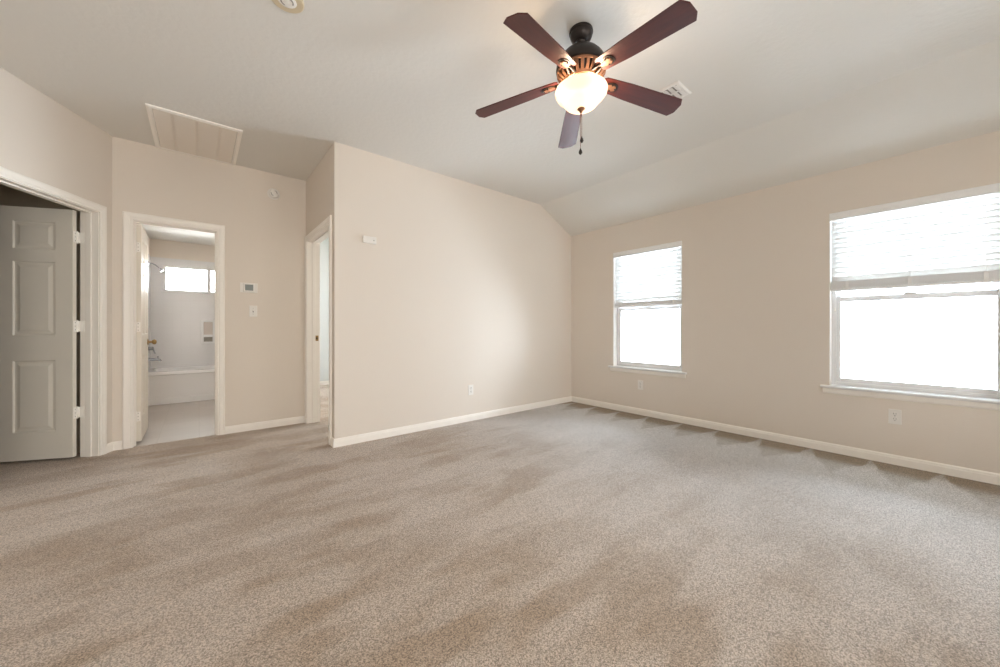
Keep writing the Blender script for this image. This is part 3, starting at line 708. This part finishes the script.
# light switch
t = empty('light_switch', (0.438, YF, 1.247)); tag(t, 'white light switch below the thermostat', 'light switch')
b = bmesh.new(); box(b, -0.035, 0.035, -0.006, 0, -0.0575, 0.0575, 0.002); obj('cover_plate', b, M['white'], t)
b = bmesh.new(); box(b, -0.0052, 0.0052, -0.0062, -0.0055, -0.0125, 0.0125, mi=1)
box(b, -0.0042, 0.0042, -0.016, -0.004, -0.004, 0.004, 0.001, mtx=Matrix.Translation((0, 0, 0.002)) @ Matrix.Rotation(math.radians(-25), 4, 'X')); obj('toggle', b, [M['white'], M['slot']], t)
for s in (1, -1):
    b = bmesh.new(); lathe(b, [(0, 0), (0.003, 0), (0.002, 0.001), (0, 0.0012)], 10, mtx=Matrix.Translation((0, -0.006, s*0.03)) @ Matrix.Rotation(PI/2, 4, 'X')); obj('screw', b, M['slot'], t)
# round alarm on the recess wall
def alarm(name, R, cov, drop, base_m, root_rot, loc, label):
    t = empty(name, loc, root_rot); tag(t, label, 'smoke alarm')
    b = bmesh.new(); lathe(b, [(0, 0), (R, 0), (R, 0.008), (R*0.94, 0.012), (0, 0.012)], 36); obj('mount_plate', b, base_m, t, True)
    b = bmesh.new(); Q = R*cov; lathe(b, [(Q, 0.010), (Q, drop*0.6), (Q*0.86, drop*0.92), (Q*0.45, drop), (0, drop+0.001)], 36); obj('cover', b, M['white'], t, True)
    for a0 in (0.6, 0.6+PI):
        b = bmesh.new(); n = 10; rings = []
        for i in range(n+1):
            a = a0+1.5*(i/n-0.5); c, s_ = math.cos(a), math.sin(a)
            rings.append([b.verts.new((c*Q*q, s_*Q*q, z_)) for q, z_ in ((0.52, drop*0.9), (0.64, drop*0.9), (0.64, drop*0.985+0.001), (0.52, drop+0.0018))])
        for A, B in zip(rings, rings[1:]):
            for k in range(4): b.faces.new((A[k], A[(k+1) % 4], B[(k+1) % 4], B[k]))
        b.faces.new(rings[0]); b.faces.new(rings[-1][::-1])
        obj('vent_slot', b, M['slot'], t)
    b = bmesh.new(); lathe(b, [(Q*0.22, drop-0.001), (Q*0.20, drop+0.003), (0, drop+0.004)], 20); obj('test_button', b, M['white'], t, True)
    return t
alarm('smoke_alarm', 0.060, 0.80, 0.038, M['white'], (PI/2, 0, 0), (0.622, YF, 2.520), 'small round white alarm high on the recess wall')
alarm('smoke_detector', 0.078, 0.60, 0.016, M['yellowed'], (PI, 0, 0), (0.345, 2.125, H), 'round smoke detector on a yellowed base at the ceiling by the top edge')
# small sensor box on the broad wall
t = empty('sensor_box', (1.245, YB, 1.903)); tag(t, 'small white sensor box high on the left end of the broad wall', 'sensor')
b = bmesh.new(); box(b, -0.062, 0.062, -0.034, 0, -0.032, 0.032, 0.005); obj('housing', b, M['white'], t)
b = bmesh.new(); box(b, -0.0635, -0.030, -0.0352, -0.033, -0.028, 0.028, 0.001); obj('end_cap', b, M['white'], t)
b = bmesh.new(); lathe(b, [(0, 0), (0.0055, 0), (0.005, 0.002), (0, 0.0025)], 14, mtx=Matrix.Translation((0.036, -0.034, -0.002)) @ Matrix.Rotation(PI/2, 4, 'X')); obj('indicator', b, M['slot'], t)

# ------------------------------------------------------------------ ceiling grilles
g = empty('return_air_grille', (-0.012, 4.190, H)); tag(g, 'large white return air grille in the ceiling of the recess', 'air grille')
hx, hy = 0.298, 0.415
b = bmesh.new()
prof = [(0, 0), (0, -0.010), (0.018, -0.016), (0.032, -0.012), (0.034, 0)]
def ring(b, hx, hy, prof):
    rr = []
    for cx, cy in ((-1, -1), (1, -1), (1, 1), (-1, 1)):
        rr.append([b.verts.new((cx*(hx-p), cy*(hy-p), z_)) for p, z_ in prof])
    n = len(prof)
    for i in range(4):
        A, B = rr[i], rr[(i+1) % 4]
        for k in range(n): b.faces.new((A[k], A[(k+1) % n], B[(k+1) % n], B[k]))
ring(b, hx, hy, prof); obj('frame', b, M['trim'], g)
b = bmesh.new()
n = 46
for k in range(n):
    y = -hy+0.040+(2*hy-0.080)*k/(n-1)
    box(b, -hx+0.036, hx-0.036, -0.008, 0.008, -0.0006, 0.0006, mtx=Matrix.Translation((0, y, -0.007)) @ Matrix.Rotation(math.radians(-32), 4, 'X'))
obj('louvres', b, M['grille'], g)
for k in range(1, 4):
    b = bmesh.new(); x = -hx+2*hx*k/4; box(b, x-0.009, x+0.009, -hy+0.034, hy-0.034, -0.0145, -0.0105, 0.001); obj('divider', b, M['grille'], g)
b = bmesh.new(); box(b, -hx+0.03, hx-0.03, -hy+0.03, hy-0.03, -0.0012, -0.0004); obj('filter', b, M['slot'], g)
# supply register
v = empty('ceiling_vent', (2.602, 1.292, H)); tag(v, 'small white air register in the ceiling behind a fan blade', 'air vent')
hx, hy = 0.102, 0.150
b = bmesh.new(); ring(b, hx, hy, [(0, 0), (0, -0.004), (0.010, -0.010), (0.026, -0.008), (0.028, 0)]); obj('frame', b, M['white'], v)
b = bmesh.new(); box(b, -hx+0.02, hx-0.02, -hy+0.02, hy-0.02, -0.0012, -0.0003); obj('duct_opening', b, M['slot'], v)
b = bmesh.new()
for k in range(7):
    y = -hy+0.036+(2*hy-0.072)*k/6
    box(b, -hx+0.027, -0.004, -0.018, 0.018, -0.0006, 0.0006, mtx=Matrix.Translation((0, y, -0.0085)) @ Matrix.Rotation(math.radians(17), 4, 'X'))
    box(b, 0.004, hx-0.027, -0.018, 0.018, -0.0006, 0.0006, mtx=Matrix.Translation((0, y, -0.0085)) @ Matrix.Rotation(math.radians(17), 4, 'X'))
box(b, -0.004, 0.004, -hy+0.027, hy-0.027, -0.012, -0.004)
obj('louvres', b, M['white'], v)

# ------------------------------------------------------------------ ceiling fan
FX, FY = 1.664, 1.303
fan = empty('ceiling_fan', (FX, FY, H)); tag(fan, 'bronze ceiling fan with five dark cherry blades and a lit bowl', 'ceiling fan')
def zz(prof): return [(r, z_-H) for r, z_ in prof]
b = bmesh.new(); lathe(b, zz([(0, 2.743), (0.064, 2.743), (0.066, 2.738), (0.066, 2.728), (0.062, 2.724), (0.062, 2.714), (0.057, 2.700), (0.046, 2.686), (0.034, 2.678), (0.030, 2.680), (0, 2.680)]), 48); obj('canopy', b, M['bronze'], fan, True)
b = bmesh.new(); lathe(b, zz([(0, 2.696), (0.022, 2.690), (0.025, 2.679), (0.020, 2.668), (0.014, 2.664), (0.014, 2.650), (0.028, 2.642), (0.032, 2.632), (0, 2.632)]), 32); obj('downrod', b, M['bronze'], fan, True)
b = bmesh.new(); lathe(b, zz([(0, 2.638), (0.045, 2.637), (0.070, 2.629), (0.100, 2.608), (0.124, 2.580), (0.137, 2.550), (0.140, 2.530), (0.139, 2.520), (0.132, 2.514), (0, 2.514)]), 56); obj('motor_housing', b, M['bronze'], fan, True)
# vented copper basket: ribs between two rings around a dark core
b = bmesh.new(); lathe(b, zz([(0, 2.510), (0.112, 2.510), (0.098, 2.478), (0.078, 2.448), (0, 2.448)]), 40); obj('motor_core', b, M['bronze'], fan, True)
b = bmesh.new(); lathe(b, zz([(0.128, 2.512), (0.136, 2.511), (0.135, 2.500), (0.129, 2.499)]), 56); lathe(b, zz([(0.092, 2.464), (0.104, 2.462), (0.098, 2.447), (0.080, 2.443), (0.070, 2.446)]), 56)
for k in range(26):
    m = Matrix.Rotation(2*PI*k/26, 4, 'Z')
    p = [(0.134, 2.503), (0.130, 2.490), (0.118, 2.474), (0.101, 2.458), (0.094, 2.460), (0.110, 2.478), (0.121, 2.494), (0.126, 2.503)]
    a = [b.verts.new(m @ Vector((r, -0.0082, z_-H))) for r, z_ in p]; c = [b.verts.new(m @ Vector((r, 0.0082, z_-H))) for r, z_ in p]
    b.faces.new(a); b.faces.new(c[::-1])
    for i in range(8): b.faces.new((a[i], c[i], c[(i+1) % 8], a[(i+1) % 8]))
obj('vent_basket', b, M['copper'], fan, True)['label'] = 'slotted copper edged vent ring'
b = bmesh.new(); lathe(b, zz([(0, 2.450), (0.066, 2.450), (0.070, 2.442), (0.064, 2.436), (0.064, 2.428), (0.074, 2.424), (0.078, 2.416), (0.060, 2.412), (0, 2.412)]), 40); obj('switch_housing', b, M['bronze'], fan, True)
# blades: local x outwards, hung from irons
ZB = 2.484-H; R0, R1 = 0.130, 0.650
proto = None
for k in range(5):
    a = math.radians(191.37+72*k)
    if proto is None:
        b = bmesh.new()
        out = [(R0, -0.034), (R0+0.015, -0.046), (0.30, -0.056), (R1-0.024, -0.066), (R1-0.001, -0.030), (R1-0.001, 0.030), (R1-0.024, 0.066), (0.30, 0.056), (R0+0.015, 0.046), (R0, 0.034)]
        prism(b, [(x, y, 0) for x, y in out], (0, 0, 0.006))
        es = [e_ for e_ in b.edges if abs(e_.verts[0].co.z-e_.verts[1].co.z) < 1e-6]
        bmesh.ops.bevel(b, geom=es, offset=0.0018, segments=2, affect='EDGES')
        proto = obj('blade', b, M['wood'], fan); bl = proto
        bl.rotation_euler = (math.radians(-11), math.radians(7.3), a); bl.location = (0, 0, ZB)
        # iron: two-pronged arm from the basket and a shield medallion under the blade
        b = bmesh.new()
        sh = [(0.135, -0.010), (0.160, -0.018), (0.182, -0.028), (0.206, -0.030), (0.226, -0.019), (0.233, 0.0), (0.226, 0.019), (0.206, 0.030), (0.182, 0.028), (0.160, 0.018), (0.135, 0.010)]
        prism(b, [(x, y, -0.004) for x, y in sh], (0, 0, 0.004))
        prism(b, [(0.150+(x-0.135)*0.72, y*0.66, -0.0085) for x, y in sh], (0, 0, 0.0046), 1)
        for s_ in (-1, 1):
            tube(b, [(0.070, s_*0.012, -0.012), (0.090, s_*0.016, -0.016), (0.118, s_*0.015, -0.010), (0.150, s_*0.009, -0.003)], [0.008, 0.0085, 0.008, 0.006], 10)
        for x, y in ((0.190, -0.017), (0.190, 0.017), (0.215, 0.0)): lathe(b, [(0, -0.0115), (0.004, -0.0105), (0.005, -0.008), (0.005, -0.004), (0, -0.004)], 12, mtx=Matrix.Translation((x, y, 0)))
        ir = obj('blade_iron', b, [M['bronze'], M['copper']], bl, True); ir['label'] = 'bronze blade bracket with shield plate'
    else:
        bl = proto.copy(); COL.objects.link(bl); bl.parent = fan; bl.rotation_euler = (math.radians(-11), math.radians(7.3), a); bl.location = (0, 0, ZB)
        for ch in list(proto.children):
            c = ch.copy(); COL.objects.link(c); c.parent = bl
# glass bowl, finial, pull chain
b = bmesh.new()
pr = [(0.134, 2.411), (0.142, 2.409), (0.145, 2.401), (0.141, 2.386), (0.130, 2.370), (0.114, 2.360), (0.103, 2.355), (0.099, 2.349), (0.097, 2.339), (0.087, 2.324), (0.064, 2.312), (0.030, 2.306), (0.008, 2.305)]
lathe(b, zz(pr), 56)
bowl = obj('glass_bowl', b, M['frosted'], fan, True); bowl['label'] = 'lit frosted glass bowl'
b = bmesh.new(); lathe(b, zz([(0, 2.309), (0.006, 2.309), (0.020, 2.306), (0.022, 2.302), (0.014, 2.297), (0.009, 2.291), (0.010, 2.287), (0.005, 2.281), (0, 2.280)]), 24); obj('finial', b, M['copper'], fan, True)
def chain(x, y, z0, z1, fz):
    b = bmesh.new(); n = int((z0-z1)/0.0058)
    for i in range(n):
        zc = z0-(z0-z1)*i/(n-1)-H
        lathe(b, [(0, 0.0027), (0.0019, 0.0017), (0.0026, 0), (0.0019, -0.0017), (0, -0.0027)], 6, mtx=Matrix.Translation((x, y, zc)))
    c = obj('pull_chain', b, M['copper'], fan, True)
    b = bmesh.new(); lathe(b, [(0, 0.014), (0.003, 0.013), (0.004, 0.008), (0.009, -0.002), (0.0105, -0.010), (0.007, -0.018), (0.003, -0.022), (0, -0.0225)], 16, mtx=Matrix.Translation((x, y, fz-H)))
    obj('chain_fob', b, M['bronze'], c, True)
chain(0.003, -0.002, 2.281, 2.150, 2.135); chain(-0.003, 0.002, 2.281, 2.085, 2.068)
# the bulbs inside the bowl
for k in range(3):
    a = 2*PI*k/3+0.6
    l = bpy.data.lights.new('fan_bulb', 'POINT'); l.energy = 3.2; l.color = (1.0, 0.76, 0.53); l.shadow_soft_size = 0.025
    o = bpy.data.objects.new('fan_bulb', l); COL.objects.link(o); o.parent = fan; o.location = (0.075*math.cos(a), 0.075*math.sin(a), 2.396-H)

# lamp added out of view to brighten the bathroom
t = empty('vanity_light', (0.93, 5.60, 2.05)); tag(t, 'lit vanity lamp bar on the bathroom side wall out of view', 'wall lamp')
b = bmesh.new(); box(b, -0.025, 0.0, -0.24, 0.24, -0.05, 0.05, 0.005); obj('lamp_bar', b, M['chrome'], t)
for y in (-0.16, 0.0, 0.16):
    b = bmesh.new(); lathe(b, [(0, 0.0), (0.022, 0.0), (0.024, 0.02), (0.045, 0.045), (0.050, 0.075), (0.040, 0.105), (0, 0.122)], 24, mtx=Matrix.Translation((-0.024, y, 0)) @ Matrix.Rotation(-PI/2, 4, 'Y'))
    obj('globe_bulb', b, M['globe'], t, True)
